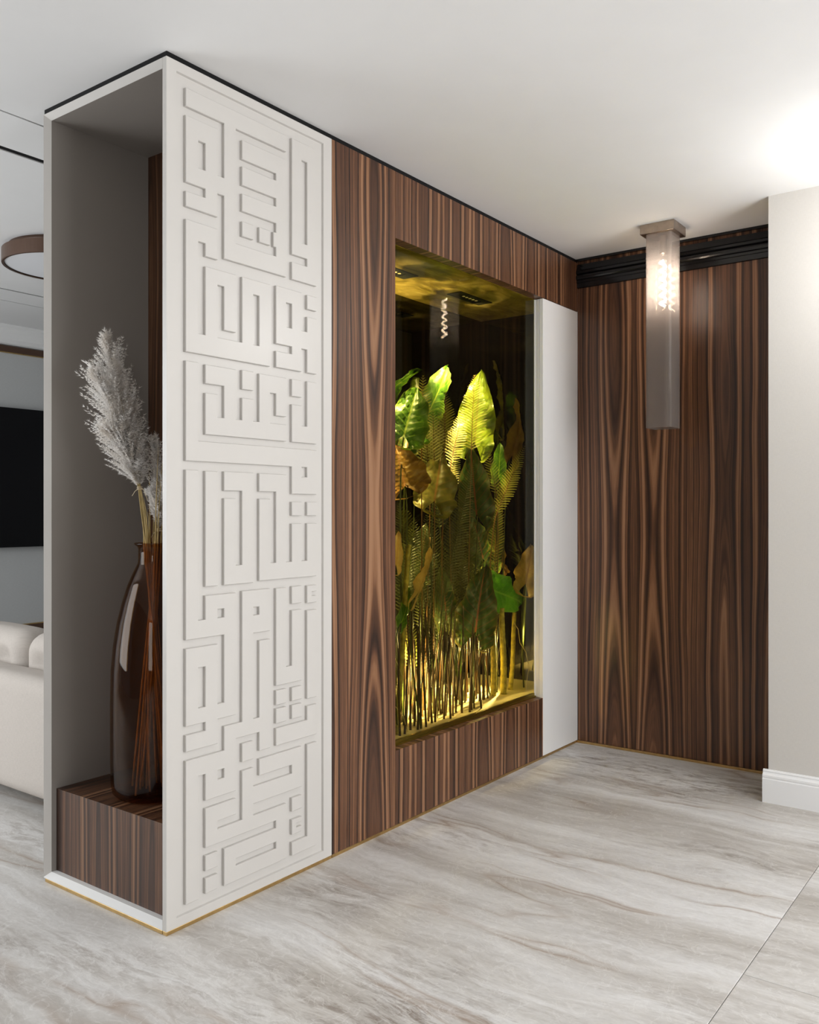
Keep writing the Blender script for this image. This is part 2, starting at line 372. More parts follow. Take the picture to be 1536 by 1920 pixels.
def tube_into(bm, pts, rads, seg=6):
    pts = [Vector(p) for p in pts]; rings = []
    prev = None
    for i, p in enumerate(pts):
        d = (pts[min(i + 1, len(pts) - 1)] - pts[max(i - 1, 0)]).normalized()
        ref = prev if prev is not None else (Vector((0, 0, 1)) if abs(d.z) < .9 else Vector((1, 0, 0))).cross(d)
        a = (ref - d * ref.dot(d)).normalized(); b = d.cross(a); prev = a
        r = rads[i] if isinstance(rads, (list, tuple)) else rads
        rings.append([bm.verts.new(p + (a * math.cos(2 * math.pi * k / seg) + b * math.sin(2 * math.pi * k / seg)) * r) for k in range(seg)])
    for a, b in zip(rings, rings[1:]):
        for k in range(seg):
            bm.faces.new((a[k], a[(k + 1) % seg], b[(k + 1) % seg], b[k]))
    bm.faces.new(list(reversed(rings[0]))); bm.faces.new(rings[-1])
def tube(pts, rads, seg=6):
    bm = bmesh.new(); tube_into(bm, pts, rads, seg); return bm
def bez(p0, p1, p2, n):
    p0, p1, p2 = Vector(p0), Vector(p1), Vector(p2)
    return [p0 * (1 - t) ** 2 + p1 * 2 * t * (1 - t) + p2 * t * t for t in [i / (n - 1) for i in range(n)]]

# ------------------------------------------------------------------ setting: floor, ceiling, walls
X_FAR, X_RW, Y_RW, Y_TV = 2.714, 2.312, -1.09, 4.10
g = 0.0012
fl = link('floor', BX(-4.0, 5.0, -5.0, Y_TV + .2, -0.10, -0.004), M['grout']); tag(fl, kind='structure')
rows = [(-5.0, -4.6, [-4, -2.4, .796, 3.9, 5]), (-4.6, -1.418, [-4, -2.4, .796, 3.9, 5]), (-1.418, 1.782, [-4, -.56, 2.72, 5]), (1.782, Y_TV + .2, [-4, -.56, 2.72, 5])]
for y0, y1, xs in rows:
    for x0, x1 in zip(xs, xs[1:]):
        link('tile', BX(x0 + g, x1 - g, y0 + g, y1 - g, -0.010, 0.0, 0.0008, 1), M['marble'], fl)
# ceiling with the black shadow slots of the living room cut in
slots = [(0.764, 0.774), (1.047, 1.083), (3.07, 3.092), (3.355, 3.368)]
ys = [-5.0] + [v for s in slots for v in s] + [Y_TV + .2]
bm = bmesh.new()
for i in range(0, len(ys), 2): box_into(bm, -4, 5, ys[i], ys[i + 1], H, H + .08)
box_into(bm, -4, 5, -5, Y_TV + .2, H + .08, H + .12)
tag(link('ceiling', bm, M['ceiling']), kind='structure')
for i, (a, b) in enumerate(slots):
    tag(link('trim_%d' % (i + 1), BX(-4, 5, a, b, H + .004, H + .079), M['black']), kind='structure')
tag(link('wall_back', BX(-4, 5, Y_TV, Y_TV + .2, 0, H), M['wall_paint']), kind='structure')
tag(link('wall_left_added', BX(-4.2, -4, -5, 1.2, 0, H), M['taupe']), kind='structure')  # unseen wall, added and toned dark to keep side light off the niche
tag(link('wall_far', BX(4.9, 5.0, .66, Y_TV, 0, H), M['wall_paint']), kind='structure')
tag(link('wall_front_added', BX(-4, -.95, -5.2, -5.0, 0, H), M['taupe']), kind='structure')  # unseen wall added to narrow the opening and dim the niche
# right-hand papered wall block and the wall behind the end panel
tag(link('wall_right', BX(X_RW, 4.9, -5.0, Y_RW, 0, H), M['wallpaper']), kind='structure')
we = link('wall_end', BX(X_FAR + .018, 4.9, Y_RW, .66, 0, H), M['wall_paint']); tag(we, kind='structure')
# skirting on the papered wall, profile returned round the wall end
def skirting_profile(o, s):
    return [(o, 0.0), (o + s * .022, 0.0), (o + s * .022, .100), (o + s * .019, .104), (o + s * .0205, .110), (o + s * .020, .117), (o + s * .013, .122), (o + s * .010, .127), (o + s * .011, .133), (o + s * .006, .138), (o, .139)]
bsb = prism(skirting_profile(X_RW, -1), 'y', -5.0, Y_RW + .020)
tag(link('baseboard_right', bsb, M['white_gloss']), kind='structure')
# black shadow gap round the top of the joinery
tag(link('trim_5', BX(0.002, X_FAR, 0.002, .016, H - .016, H), M['black']), kind='structure')
tag(link('trim_6', BX(0.002, .016, .016, .648, H - .016, H), M['black']), kind='structure')
ZT = H - .016
ZB = .012

# ------------------------------------------------------------------ brass plinth strips
def brass(name, lab, *b):
    o = thing(name, lab, 'skirting', (b[0], b[2], 0)); link('strip', BX(*b, 0.0, ZB, bev=.0012, seg=1), M['brass'], o); return o
brass('brass_plinth', 'brass plinth strip under the grey relief panel', 0, .7255, -.0006, .018)
brass('brass_plinth', 'brass plinth strip under the open niche front', -.0006, .016, .019, .640)
brass('brass_plinth', 'brass plinth strip under the walnut and white panels of the glass case', .7285, 2.7125, -.0006, .018)
brass('brass_plinth', 'brass plinth strip at the foot of the end walnut wall', 2.702, 2.7135, Y_RW + .022, -.0010)

# ------------------------------------------------------------------ relief panel (front face y = 0)
DEP = .0075
FX0, FX1, FZ0, FZ1 = .0365, .682, .040, 2.554
rp = thing('relief_panel', 'tall greige lacquered panel with raised angular maze-like lettering beside the niche', 'panel', (.36, 0.012, ZB))
bm = bmesh.new()
def frame_into(bm):
    o = [(0.0, ZB), (.7255, ZB), (.7255, ZT), (0.0, ZT)]; e = .0022
    a = [(FX0, FZ0), (FX1, FZ0), (FX1, FZ1), (FX0, FZ1)]
    b_ = [(FX0 + e, FZ0 + e), (FX1 - e, FZ0 + e), (FX1 - e, FZ1 - e), (FX0 + e, FZ1 - e)]
    vo = [bm.verts.new((x, 0, z)) for x, z in o]; va = [bm.verts.new((x, 0, z)) for x, z in a]
    vb = [bm.verts.new((x, DEP, z)) for x, z in b_]; vk = [bm.verts.new((x, .018, z)) for x, z in o]
    for i in range(4):
        j = (i + 1) % 4
        bm.faces.new((vo[i], vo[j], va[j], va[i])); bm.faces.new((va[i], va[j], vb[j], vb[i])); bm.faces.new((vo[j], vo[i], vk[i], vk[j]))
    bm.faces.new(vb); bm.faces.new(list(reversed(vk)))
    bmesh.ops.recalc_face_normals(bm, faces=bm.faces)
frame_into(bm)
link('board', bm, M['lacquer'], rp)
RELIEF = [
  [(68,492,2461,2516),(218,267,2038,2461),(218,267,2038,2493),(68,192,2373,2434),(68,116,2234,2434),(143,192,2161,2434),(68,192,2234,2290),(68,192,2161,2207),(182,228,2234,2290),(293,492,2373,2434),(293,492,2290,2350),(293,492,2207,2263),(444,492,2075,2413),(432,492,2127,2176),(218,492,2038,2097)],
  [(519,567,2122,2517),(519,642,2457,2517),(594,642,2037,2517),(519,642,2122,2171),(519,642,2037,2096)],
  [(293,342,2127,2174)],
  [(368,417,2127,2175)],
  [(68,116,1726,2123),(68,192,2067,2123),(143,192,2028,2123),(68,417,1726,1787),(143,267,1950,1997),(143,192,1775,1997),(218,267,1814,1997),(293,342,1775,1997),(293,417,1950,1997),(368,417,1750,1997)],
  [(444,492,1807,2000),(444,567,1952,2000),(519,567,1728,2000),(444,567,1807,1869),(444,567,1728,1782),(557,604,1807,1869),(594,642,1728,1922)],
  [(594,642,1949,1998)],
  [(68,116,1399,1699),(68,642,1399,1461),(519,642,1399,1445),(519,567,1306,1445),(594,642,1306,1445),(519,642,1306,1365)],
  [(143,267,1639,1697),(218,267,1483,1697),(143,192,1483,1610),(143,492,1483,1539),(293,342,1504,1610),(368,417,1504,1697),(368,492,1639,1697),(444,492,1566,1697)],
  [(293,342,1638,1699)],
  [(519,567,1639,1697)],
  [(519,567,1483,1611),(594,642,1483,1698),(519,642,1483,1541)],
  [(68,116,861,1372),(68,192,861,916),(143,192,861,989),(143,267,943,989),(218,267,602,989),(68,267,861,916),(68,116,602,835),(68,192,772,835),(143,192,526,835),(68,192,602,649),(68,192,526,576),(182,267,602,649)],
  [(143,192,1016,1371)],
  [(218,342,1312,1372),(293,342,1016,1372),(218,267,1016,1288),(218,342,1016,1076)],
  [(368,492,1312,1371),(444,492,1020,1371),(368,417,1020,1288),(368,642,1020,1076),(519,567,1020,1205),(594,642,1020,1205)],
  [(519,567,1232,1279)],
  [(594,642,1232,1279)],
  [(293,417,936,992),(293,342,538,992),(368,417,852,992),(293,417,852,910),(368,417,465,825),(293,417,526,574),(218,342,526,574),(218,267,361,574),(68,267,443,499),(68,116,69,499),(143,192,361,499),(143,267,361,414)],
  [(293,342,445,504)],
  [(143,267,286,337),(143,192,216,337),(143,492,216,261),(293,342,216,417),(293,567,299,355),(519,567,299,438),(368,567,384,438),(444,492,75,261),(218,492,145,191),(218,267,75,191),(218,492,75,123)],
  [(143,192,145,192)],
  [(143,192,76,123)],
  [(519,567,225,271)],
  [(519,541,146,197),(519,567,180,197),(519,567,146,165)],
  [(594,642,75,438),(519,642,75,120)],
  [(444,492,665,990),(519,567,665,910),(444,567,665,722)],
  [(519,567,932,991)],
  [(594,618,928,989),(594,642,967,989),(594,642,928,952)],
  [(594,642,596,903)],
  [(444,492,600,649)],
  [(519,567,601,647)],
  [(444,492,539,588)],
  [(519,567,540,587)],
  [(444,642,465,523),(594,642,465,571)],
]

def relief(rects):
    xs = sorted({v for r in rects for v in r[:2]}); zs = sorted({v for r in rects for v in r[2:]})
    fill = {}
    for i in range(len(xs) - 1):
        for j in range(len(zs) - 1):
            cx, cz = (xs[i] + xs[i + 1]) / 2, (zs[j] + zs[j + 1]) / 2
            fill[i, j] = any(r[0] < cx < r[1] and r[2] < cz < r[3] for r in rects)
    F = lambda i, j: fill.get((i, j), False)
    bm = bmesh.new(); e = .0016; lev = [(DEP + .0005, 0.0), (-.0024, 0.0), (-.0042, e)]; vs = {}
    def vert(i, j, k):
        if (i, j, k) not in vs:
            a, b, c, d = F(i - 1, j - 1), F(i, j - 1), F(i - 1, j), F(i, j)
            sx = (b + d > a + c) - (b + d < a + c); sz = (c + d > a + b) - (c + d < a + b)
            y, s = lev[k]
            vs[i, j, k] = bm.verts.new((xs[i] / 1000 + sx * s, y, zs[j] / 1000 + sz * s))
        return vs[i, j, k]
    for (i, j), f in fill.items():
        if not f: continue
        bm.faces.new([vert(*q, 2) for q in ((i, j), (i + 1, j), (i + 1, j + 1), (i, j + 1))])
        for (di, dj, p, q) in ((-1, 0, (i, j + 1), (i, j)), (1, 0, (i + 1, j), (i + 1, j + 1)), (0, -1, (i, j), (i + 1, j)), (0, 1, (i + 1, j + 1), (i, j + 1))):
            if not F(i + di, j + dj):
                for k in (0, 1): bm.faces.new((vert(*p, k), vert(*q, k), vert(*q, k + 1), vert(*p, k + 1)))
    bmesh.ops.recalc_face_normals(bm, faces=bm.faces)
    bmesh.ops.dissolve_limit(bm, angle_limit=.01, verts=bm.verts, edges=bm.edges)
    return bm
for rects in RELIEF:
    link('raised_letter', relief(rects), M['lacquer'], rp)

# ------------------------------------------------------------------ open display niche (opens towards -x)
NY, NX = .650, .42
c = .018
nc = thing('display_niche', 'open greige lacquered niche with walnut base and back, holding the vase', 'niche', (.2, .33, 0))
def frame_member(prof, axis, a0, a1): return prism(prof, axis, a0, a1)
# outer side wall (far from the camera's right), chamfered front edge
prof = [(c + .0002, NY), (NX + .02, NY), (NX + .02, NY - c), (c + .0002, NY - c)]
bm = bmesh.new(); lo = [bm.verts.new((x, y, ZB)) for x, y in prof]; hi = [bm.verts.new((x, y, ZT)) for x, y in prof]
for i in range(4): bm.faces.new((lo[i], lo[(i + 1) % 4], hi[(i + 1) % 4], hi[i]))
bm.faces.new(lo); bm.faces.new(list(reversed(hi))); bmesh.ops.recalc_face_normals(bm, faces=bm.faces)
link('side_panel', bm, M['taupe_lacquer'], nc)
bm = bmesh.new(); prof = [(0.0, NY), (c, NY), (c, NY - c)]
lo = [bm.verts.new((x, y, ZB)) for x, y in prof]; hi = [bm.verts.new((x, y, ZT)) for x, y in prof]
for i in range(3): bm.faces.new((lo[i], lo[(i + 1) % 3], hi[(i + 1) % 3], hi[i]))
bm.faces.new(lo); bm.faces.new(list(reversed(hi))); bmesh.ops.recalc_face_normals(bm, faces=bm.faces)
tag(link('front_edge', bm, M['lacquer'], nc), 'pale chamfered front edge')
# inner lining behind the relief panel
bm = bmesh.new(); prof = [(0.0, .0185), (NX + .02, .0185), (NX + .02, .0185 + c), (c, .0185 + c)]
lo = [bm.verts.new((x, y, ZB)) for x, y in prof]; hi = [bm.verts.new((x, y, ZT)) for x, y in prof]
for i in range(4): bm.faces.new((lo[i], lo[(i + 1) % 4], hi[(i + 1) % 4], hi[i]))
bm.faces.new(lo); bm.faces.new(list(reversed(hi))); bmesh.ops.recalc_face_normals(bm, faces=bm.faces)
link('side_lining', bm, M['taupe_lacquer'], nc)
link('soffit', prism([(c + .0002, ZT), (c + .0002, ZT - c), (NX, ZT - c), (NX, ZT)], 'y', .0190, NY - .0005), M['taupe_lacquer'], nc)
link('top_edge', prism([(0.0, ZT), (c, ZT - c), (c, ZT)], 'y', .0190, NY - .0005), M['lacquer'], nc)
link('sill', prism([(0.0, ZB), (0.0, ZB + .002), (c, ZB + c), (.06, ZB + c), (.06, ZB)], 'y', .0190, NY - .0005), M['white_lacquer'], nc)
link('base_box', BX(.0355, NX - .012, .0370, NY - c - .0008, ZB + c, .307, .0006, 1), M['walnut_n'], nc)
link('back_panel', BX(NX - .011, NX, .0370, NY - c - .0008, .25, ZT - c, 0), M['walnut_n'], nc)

# ------------------------------------------------------------------ panelled wall with the planted glass case
wp = thing('walnut_panel', 'full-height walnut veneer panel left of the glass case', 'panel', (.915, .01, ZB))
link('veneer', BX(.7285, 1.1005, 0, .018, ZB, ZT, .0005, 1), M['walnut_x'], wp)
link('jamb', BX(1.0825, 1.1004, .0182, .075, .305, 2.3225), M['walnut_x'], wp)
lp = thing('lintel_panel', 'wide walnut veneer panel above the glass case, under the ceiling', 'panel', (1.9, .01, 2.322))
link('veneer', BX(1.1015, X_FAR - .001, 0, .018, 2.322, ZT, .0005, 1), M['walnut_x'], lp)
link('soffit', BX(1.1015, 2.60, .0182, .072, 2.3225, 2.335), M['walnut_x'], lp)
bp = thing('base_panel', 'low walnut veneer panel under the glass case, brass strip at its foot', 'panel', (1.7, .01, ZB))
link('veneer', BX(1.1015, 2.3195, 0, .040, ZB, .3045, .0006, 1), M['walnut_x'], bp)
wd = thing('white_panel', 'narrow white lacquered panel from floor to lintel right of the glass', 'panel', (2.52, .01, ZB))
link('door_leaf', BX(2.3205, X_FAR - .0015, 0, .022, ZB, 2.3195, .0012, 2), M['white_lacquer'], wd)
link('side_jamb', boxes([(2.3212, 2.335, .0235, .032, .3055, 2.3190), (2.3228, 2.335, .0325, .046, .3055, 2.3190), (2.3205, 2.335, .0465, .052, .3055, 2.3190)], .0006), M['white_lacquer'], wd)

gc = thing('glass_case', 'tall planted display case behind glass with gold marbled ceiling and black mirror back', 'display case', (1.85, .3, .3))
CX0, CX1, CY0, CY1, CZ0, CZ1 = 1.105, 2.605, .054, .545, .320, 2.320
link('glass_pane', BX(1.1010, 2.3225, .0500, .0530, .3235, 2.3215), M['pane'], gc)
link('bottom_rail', boxes([(1.1015, 2.3225, .0405, .0475, .3000, .3115), (1.1015, 2.3225, .0480, .0600, .3000, .3235)], .0008), M['olive_metal'], gc)
link('ceiling_panel', BX(CX0, CX1, .0545, CY1, CZ1, CZ1 + .015), M['gold'], gc)
link('back_mirror', BX(CX0, CX1, CY1, CY1 + .012, .30, CZ1 + .015), M['mirror_black'], gc)
link('right_wall', BX(CX1, CX1 + .012, .0545, CY1 + .012, .30, CZ1 + .015), M['mirror_black'], gc)
link('left_wall', BX(CX0 - .020, CX0 - .001, .076, CY1 + .012, .30, CZ1 + .015), M['mirror_black'], gc)
link('planter_floor', BX(CX0, CX1, .0605, CY1, .300, CZ0), M['planter_floor'], gc)
tag(link('wall_partition', BX(.445, X_FAR + .016, .600, .650, ZB, ZT), M['lacquer']), kind='structure')

def grille(lab, x, y):
    o = thing('recessed_spotlight', lab, 'light', (x, y, CZ1), 'recessed grille lights in the case ceiling')
    hw, hd = .145, .042
    z = CZ1
    link('housing', boxes([(x - hw, x + hw, y - hd, y - hd + .026, z - .004, z - .0002), (x - hw, x + hw, y + hd - .026, y + hd, z - .004, z - .0002),
                           (x - hw, x - hw + .06, y - hd + .026, y + hd - .026, z - .004, z - .0002), (x + hw - .06, x + hw, y - hd + .026, y + hd - .026, z - .004, z - .0002),
                           (x - hw + .06, x + hw - .06, y - hd + .026, y + hd - .026, z - .001, z - .0002)]), M['vent'], o)
    for k in range(5):
        link('lens', lathe([(.0085, z - .0030), (.0060, z - .0012)], (x - .058 + k * .029, y), 14), M['lens'], o)
    l = area('grille_light', (x, y, z - .008), (x, y, 0), .15, .012, 14.0, (1.0, .83, .42), 50)
    l.rotation_euler = (math.radians(12), 0, 0)    # aimed at the planting, away from the glass
    return o
M['lens'] = emit('warm_lens', (1.0, .85, .55), 0.10)
grille('black rectangular five-lens light in the gold case ceiling, right of two', 2.10, .295)
grille('black rectangular five-lens light in the gold case ceiling, at the left edge of the glass', 1.455, .295)
# warm strip light behind the bottom rail
# warm narrow uplights low in both side returns of the case
area('right_uplight', (2.55, .30, .36), (1.95, .50, 2.1), .05, .05, 8.0, (1.0, .83, .42), 28)
area('left_uplight', (1.17, .30, .36), (1.55, .50, 2.1), .05, .05, 6.0, (1.0, .83, .42), 28)
area('right_side_light', (2.59, .32, .55), (1.7, .40, .38), .06, .06, 30.0, (1.0, .83, .42), 60)
area('left_side_light', (1.12, .22, .55), (1.8, .34, .45), .06, .06, 16.0, (1.0, .83, .42), 60)

# ------------------------------------------------------------------ planting
LEAVES = [
  ((1.419, 0.2, 1.568), (1.53, 0.2, 1.828), 0.23, 0, 'leaf_green', 0.25, 0.04, 'dark green arrow leaf topmost at the left edge of the glass'),
  ((1.743, 0.34, 1.66), (2.119, 0.38, 2.025), 0.2, 25, 'leaf_green', 0.5, 0.05, 'bright green leaf with long bent tip, highest in the planter'),
  ((2.146, 0.3, 1.589), (2.249, 0.32, 1.989), 0.235, 0, 'leaf_lime', 0.15, 0.02, 'broad lime green upright leaf under the right ceiling grille'),
  ((2.616, 0.42, 1.736), (2.876, 0.36, 2.084), 0.15, 40, 'leaf_olive', 0.5, 0.06, 'dark olive leaf leaning to the white panel, upper of two at right'),
  ((2.51, 0.3, 1.536), (2.687, 0.26, 1.878), 0.13, 20, 'leaf_bronze', 0.4, 0.04, 'bronze green pointed leaf leaning right below the dark olive one'),
  ((1.431, 0.2, 1.35), (1.384, 0.22, 1.539), 0.27, 0, 'leaf_bronze', 0.1, -0.03, 'orange brown heart leaf at mid height on the left edge'),
  ((1.645, 0.2, 1.282), (1.785, 0.24, 1.542), 0.24, 8, 'leaf_olive', 0.15, 0.03, 'olive heart leaf with pale lower lobes beside the orange brown leaf'),
  ((2.018, 0.2, 1.221), (2.008, 0.24, 1.567), 0.21, -15, 'leaf_dark', 0.25, 0.03, 'dark green leaf in the middle right of the black gap'),
  ((2.282, 0.24, 1.413), (2.353, 0.26, 1.619), 0.1, 10, 'leaf_green', 0.3, 0.02, 'small green and amber leaf between the two right-hand fern fronds'),
  ((1.358, 0.1, 0.9), (1.727, 0.17, 1.119), 0.085, 50, 'leaf_tan', 0.7, 0.05, 'tan curled narrow leaf slanting across the lower left'),
  ((2.127, 0.2, 0.853), (2.462, 0.13, 0.759), 0.24, -15, 'leaf_bright', 0.35, 0.05, 'bright green ribbed leaf low on the right facing the room'),
  ((1.909, 0.14, 0.663), (1.987, 0.15, 0.979), 0.245, 10, 'leaf_dark', 0.3, -0.03, 'large dark green heart leaf with red midrib low in the front'),
  ((1.857, 0.2, 0.573), (1.822, 0.18, 0.456), 0.06, 0, 'leaf_dark', 0.3, 0.02, 'small dark leaf hanging among the reed stems'),
  ((2.418, 0.16, 0.856), (2.602, 0.2, 1.082), 0.16, 10, 'leaf_tan', 0.3, 0.02, 'golden yellow leaf cut by the right edge of the glass'),
  ((1.229, 0.1, 1.019), (1.312, 0.13, 1.176), 0.07, 20, 'leaf_tan', 0.4, 0.02, 'narrow tan leaf at the left edge below the orange brown leaf'),
  ((1.261, 0.1, 0.783), (1.43, 0.13, 0.93), 0.07, 30, 'leaf_green', 0.5, 0.03, 'small bright green leaf low at the left edge of the glass'),
  ((2.705, 0.42, 0.962), (3.005, 0.42, 1.161), 0.2, 10, 'leaf_bronze', 0.2, 0.03, 'shaded brown leaf behind at right above the golden leaf'),
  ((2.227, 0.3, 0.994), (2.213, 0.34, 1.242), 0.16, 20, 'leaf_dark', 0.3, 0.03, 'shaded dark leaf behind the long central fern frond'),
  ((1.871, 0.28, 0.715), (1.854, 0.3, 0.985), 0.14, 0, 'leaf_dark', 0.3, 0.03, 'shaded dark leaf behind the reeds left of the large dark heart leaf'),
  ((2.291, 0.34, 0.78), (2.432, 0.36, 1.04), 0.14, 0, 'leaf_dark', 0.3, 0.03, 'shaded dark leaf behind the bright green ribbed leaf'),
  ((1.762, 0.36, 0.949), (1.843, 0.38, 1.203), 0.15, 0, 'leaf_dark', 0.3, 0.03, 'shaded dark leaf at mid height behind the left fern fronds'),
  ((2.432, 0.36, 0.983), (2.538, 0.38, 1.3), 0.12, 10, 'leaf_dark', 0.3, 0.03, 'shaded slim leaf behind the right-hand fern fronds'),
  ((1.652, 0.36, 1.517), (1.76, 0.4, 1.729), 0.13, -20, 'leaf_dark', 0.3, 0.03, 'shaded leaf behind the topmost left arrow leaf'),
]
FERNS = [
  ((1.554, 0.2, 1.611), (1.592, 0.22, 1.861), 0.05, 'fern_yellow', 'yellow fern frond with thin tip rising at upper left'),
  ((1.79, 0.24, 1.519), (1.832, 0.26, 1.813), 0.062, 'fern_yellow', 'bright fern frond with orange stalk left of the lime leaf'),
  ((1.996, 0.22, 1.542), (2.088, 0.26, 1.928), 0.08, 'fern_yellow', 'yellow fern frond lying over the broad lime leaf'),
  ((2.171, 0.18, 1.237), (2.383, 0.14, 1.585), 0.055, 'fern_yellow', 'yellow fern frond leaning right, nearest the white panel'),
  ((2.199, 0.2, 1.336), (2.155, 0.22, 1.548), 0.045, 'fern_yellow', 'narrow yellow fern frond left of the one leaning right'),
  ((1.757, 0.3, 1.381), (1.68, 0.27, 1.663), 0.08, 'fern_pale', 'dense pale fern frond at left above the olive leaf'),
  ((1.974, 0.36, 1.308), (2.114, 0.38, 1.555), 0.055, 'fern_pale', 'pale fern frond left of the black gap'),
  ((1.615, 0.12, 0.872), (1.926, 0.16, 1.493), 0.07, 'fern_olive', 'long olive fern frond crossing the planter centre in front'),
  ((2.217, 0.22, 0.929), (2.292, 0.24, 1.394), 0.045, 'fern_yellow', 'slim upright fern frond low on the right of the centre'),
  ((1.424, 0.1, 0.542), (1.475, 0.1, 0.803), 0.062, 'fern_olive', 'triangular fern frond low in front of the reed stems'),
  ((1.993, 0.16, 0.554), (2.238, 0.22, 0.778), 0.05, 'fern_yellow', 'bright fern frond behind the large dark heart leaf'),
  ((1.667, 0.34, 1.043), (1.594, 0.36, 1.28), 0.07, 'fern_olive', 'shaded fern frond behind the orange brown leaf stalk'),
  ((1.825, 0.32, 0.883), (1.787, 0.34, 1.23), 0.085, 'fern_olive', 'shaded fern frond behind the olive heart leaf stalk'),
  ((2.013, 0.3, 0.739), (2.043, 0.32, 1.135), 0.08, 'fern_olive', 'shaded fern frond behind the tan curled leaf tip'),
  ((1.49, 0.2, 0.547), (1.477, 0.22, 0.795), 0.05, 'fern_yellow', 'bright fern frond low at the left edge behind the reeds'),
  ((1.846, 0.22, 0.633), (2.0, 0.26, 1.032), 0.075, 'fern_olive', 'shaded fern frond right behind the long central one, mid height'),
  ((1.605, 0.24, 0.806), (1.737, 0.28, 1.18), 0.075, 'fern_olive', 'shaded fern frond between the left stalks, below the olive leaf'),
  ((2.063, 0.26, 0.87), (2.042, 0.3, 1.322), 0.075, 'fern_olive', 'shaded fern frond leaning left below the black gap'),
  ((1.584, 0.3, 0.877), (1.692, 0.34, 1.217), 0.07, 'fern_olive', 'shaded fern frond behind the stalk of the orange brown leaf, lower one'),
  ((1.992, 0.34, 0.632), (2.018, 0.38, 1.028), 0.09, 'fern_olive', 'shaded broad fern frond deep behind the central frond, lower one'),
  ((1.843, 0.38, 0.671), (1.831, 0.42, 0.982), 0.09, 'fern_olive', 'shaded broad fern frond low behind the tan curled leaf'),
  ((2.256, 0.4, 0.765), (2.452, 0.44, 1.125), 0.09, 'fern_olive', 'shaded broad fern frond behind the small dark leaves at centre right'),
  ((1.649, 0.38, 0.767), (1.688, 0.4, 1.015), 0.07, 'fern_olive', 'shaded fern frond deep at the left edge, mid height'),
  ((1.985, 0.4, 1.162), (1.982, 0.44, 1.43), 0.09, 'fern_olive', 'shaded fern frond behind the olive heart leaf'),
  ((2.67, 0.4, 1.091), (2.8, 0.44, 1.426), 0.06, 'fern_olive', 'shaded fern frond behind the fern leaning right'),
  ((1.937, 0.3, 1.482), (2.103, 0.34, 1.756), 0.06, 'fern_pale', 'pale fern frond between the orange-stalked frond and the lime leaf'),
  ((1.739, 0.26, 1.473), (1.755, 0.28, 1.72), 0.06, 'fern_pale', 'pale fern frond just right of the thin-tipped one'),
  ((1.732, 0.24, 0.645), (1.788, 0.26, 0.99), 0.06, 'fern_olive', 'narrow dark fern frond rising among the reeds, left of centre'),
]
STEMS = [
  (1.248, 0.09, (1.217, 0.068, 0.746)),
  (1.423, 0.22, (1.507, 0.259, 0.653)),
  (1.44, 0.22, (1.53, 0.264, 0.776)),
  (1.281, 0.09, (1.369, 0.132, 0.7)),
  (1.356, 0.14, (1.471, 0.196, 0.803)),
  (1.387, 0.14, (1.44, 0.17, 0.852)),
  (1.348, 0.11, (1.398, 0.165, 0.821)),
  (1.517, 0.22, (1.458, 0.216, 0.68)),
  (1.417, 0.14, (1.428, 0.147, 0.688)),
  (1.48, 0.18, (1.441, 0.173, 0.771)),
  (1.374, 0.09, (1.381, 0.085, 0.871)),
  (1.501, 0.18, (1.503, 0.211, 0.706)),
  (1.402, 0.11, (1.377, 0.097, 0.744)),
  (1.577, 0.22, (1.654, 0.271, 0.773)),
  (1.398, 0.09, (1.405, 0.112, 0.724)),
  (1.434, 0.09, (1.414, 0.101, 0.805)),
  (1.684, 0.28, (1.733, 0.276, 0.822)),
  (1.521, 0.14, (1.577, 0.197, 0.855)),
  (1.593, 0.18, (1.681, 0.211, 0.649)),
  (1.638, 0.22, (1.607, 0.202, 0.812)),
  (1.505, 0.11, (1.414, 0.084, 0.807)),
  (1.836, 0.34, (1.93, 0.361, 0.62)),
  (1.531, 0.11, (1.463, 0.085, 0.782)),
  (1.53, 0.11, (1.621, 0.135, 0.723)),
  (1.717, 0.22, (1.75, 0.201, 0.786)),
  (1.903, 0.34, (1.905, 0.328, 0.578)),
  (1.673, 0.18, (1.629, 0.188, 0.761)),
  (1.687, 0.18, (1.648, 0.153, 0.665)),
  (1.598, 0.11, (1.641, 0.118, 0.738)),
  (1.655, 0.14, (1.738, 0.161, 0.836)),
  (1.752, 0.18, (1.843, 0.228, 0.604)),
  (1.622, 0.09, (1.558, 0.079, 0.757)),
  (1.669, 0.11, (1.751, 0.152, 0.769)),
  (2.017, 0.34, (2.042, 0.382, 0.704)),
  (1.738, 0.14, (1.759, 0.117, 0.634)),
  (1.968, 0.28, (1.984, 0.331, 0.651)),
  (1.74, 0.14, (1.664, 0.125, 0.703)),
  (1.892, 0.22, (1.887, 0.225, 0.718)),
  (1.744, 0.11, (1.757, 0.159, 0.63)),
  (2.082, 0.34, (2.051, 0.33, 0.618)),
  (1.744, 0.11, (1.824, 0.154, 0.803)),
  (2.129, 0.34, (2.09, 0.312, 0.691)),
  (1.939, 0.22, (1.936, 0.213, 0.802)),
  (1.779, 0.09, (1.84, 0.107, 0.757)),
  (2.151, 0.34, (2.178, 0.396, 0.709)),
  (1.825, 0.11, (1.787, 0.101, 0.663)),
  (1.95, 0.18, (1.939, 0.206, 0.806)),
  (2.042, 0.22, (2.084, 0.254, 0.562)),
  (2.134, 0.28, (2.087, 0.277, 0.59)),
  (2.006, 0.18, (2.019, 0.183, 0.795)),
  (2.152, 0.28, (2.152, 0.28, 0.77)),
  (1.879, 0.09, (1.812, 0.088, 0.68)),
  (2.038, 0.18, (2.08, 0.197, 0.622)),
  (2.051, 0.18, (2.094, 0.219, 0.603)),
  (2.247, 0.28, (2.265, 0.332, 0.796)),
  (2.082, 0.18, (2.18, 0.234, 0.608)),
]
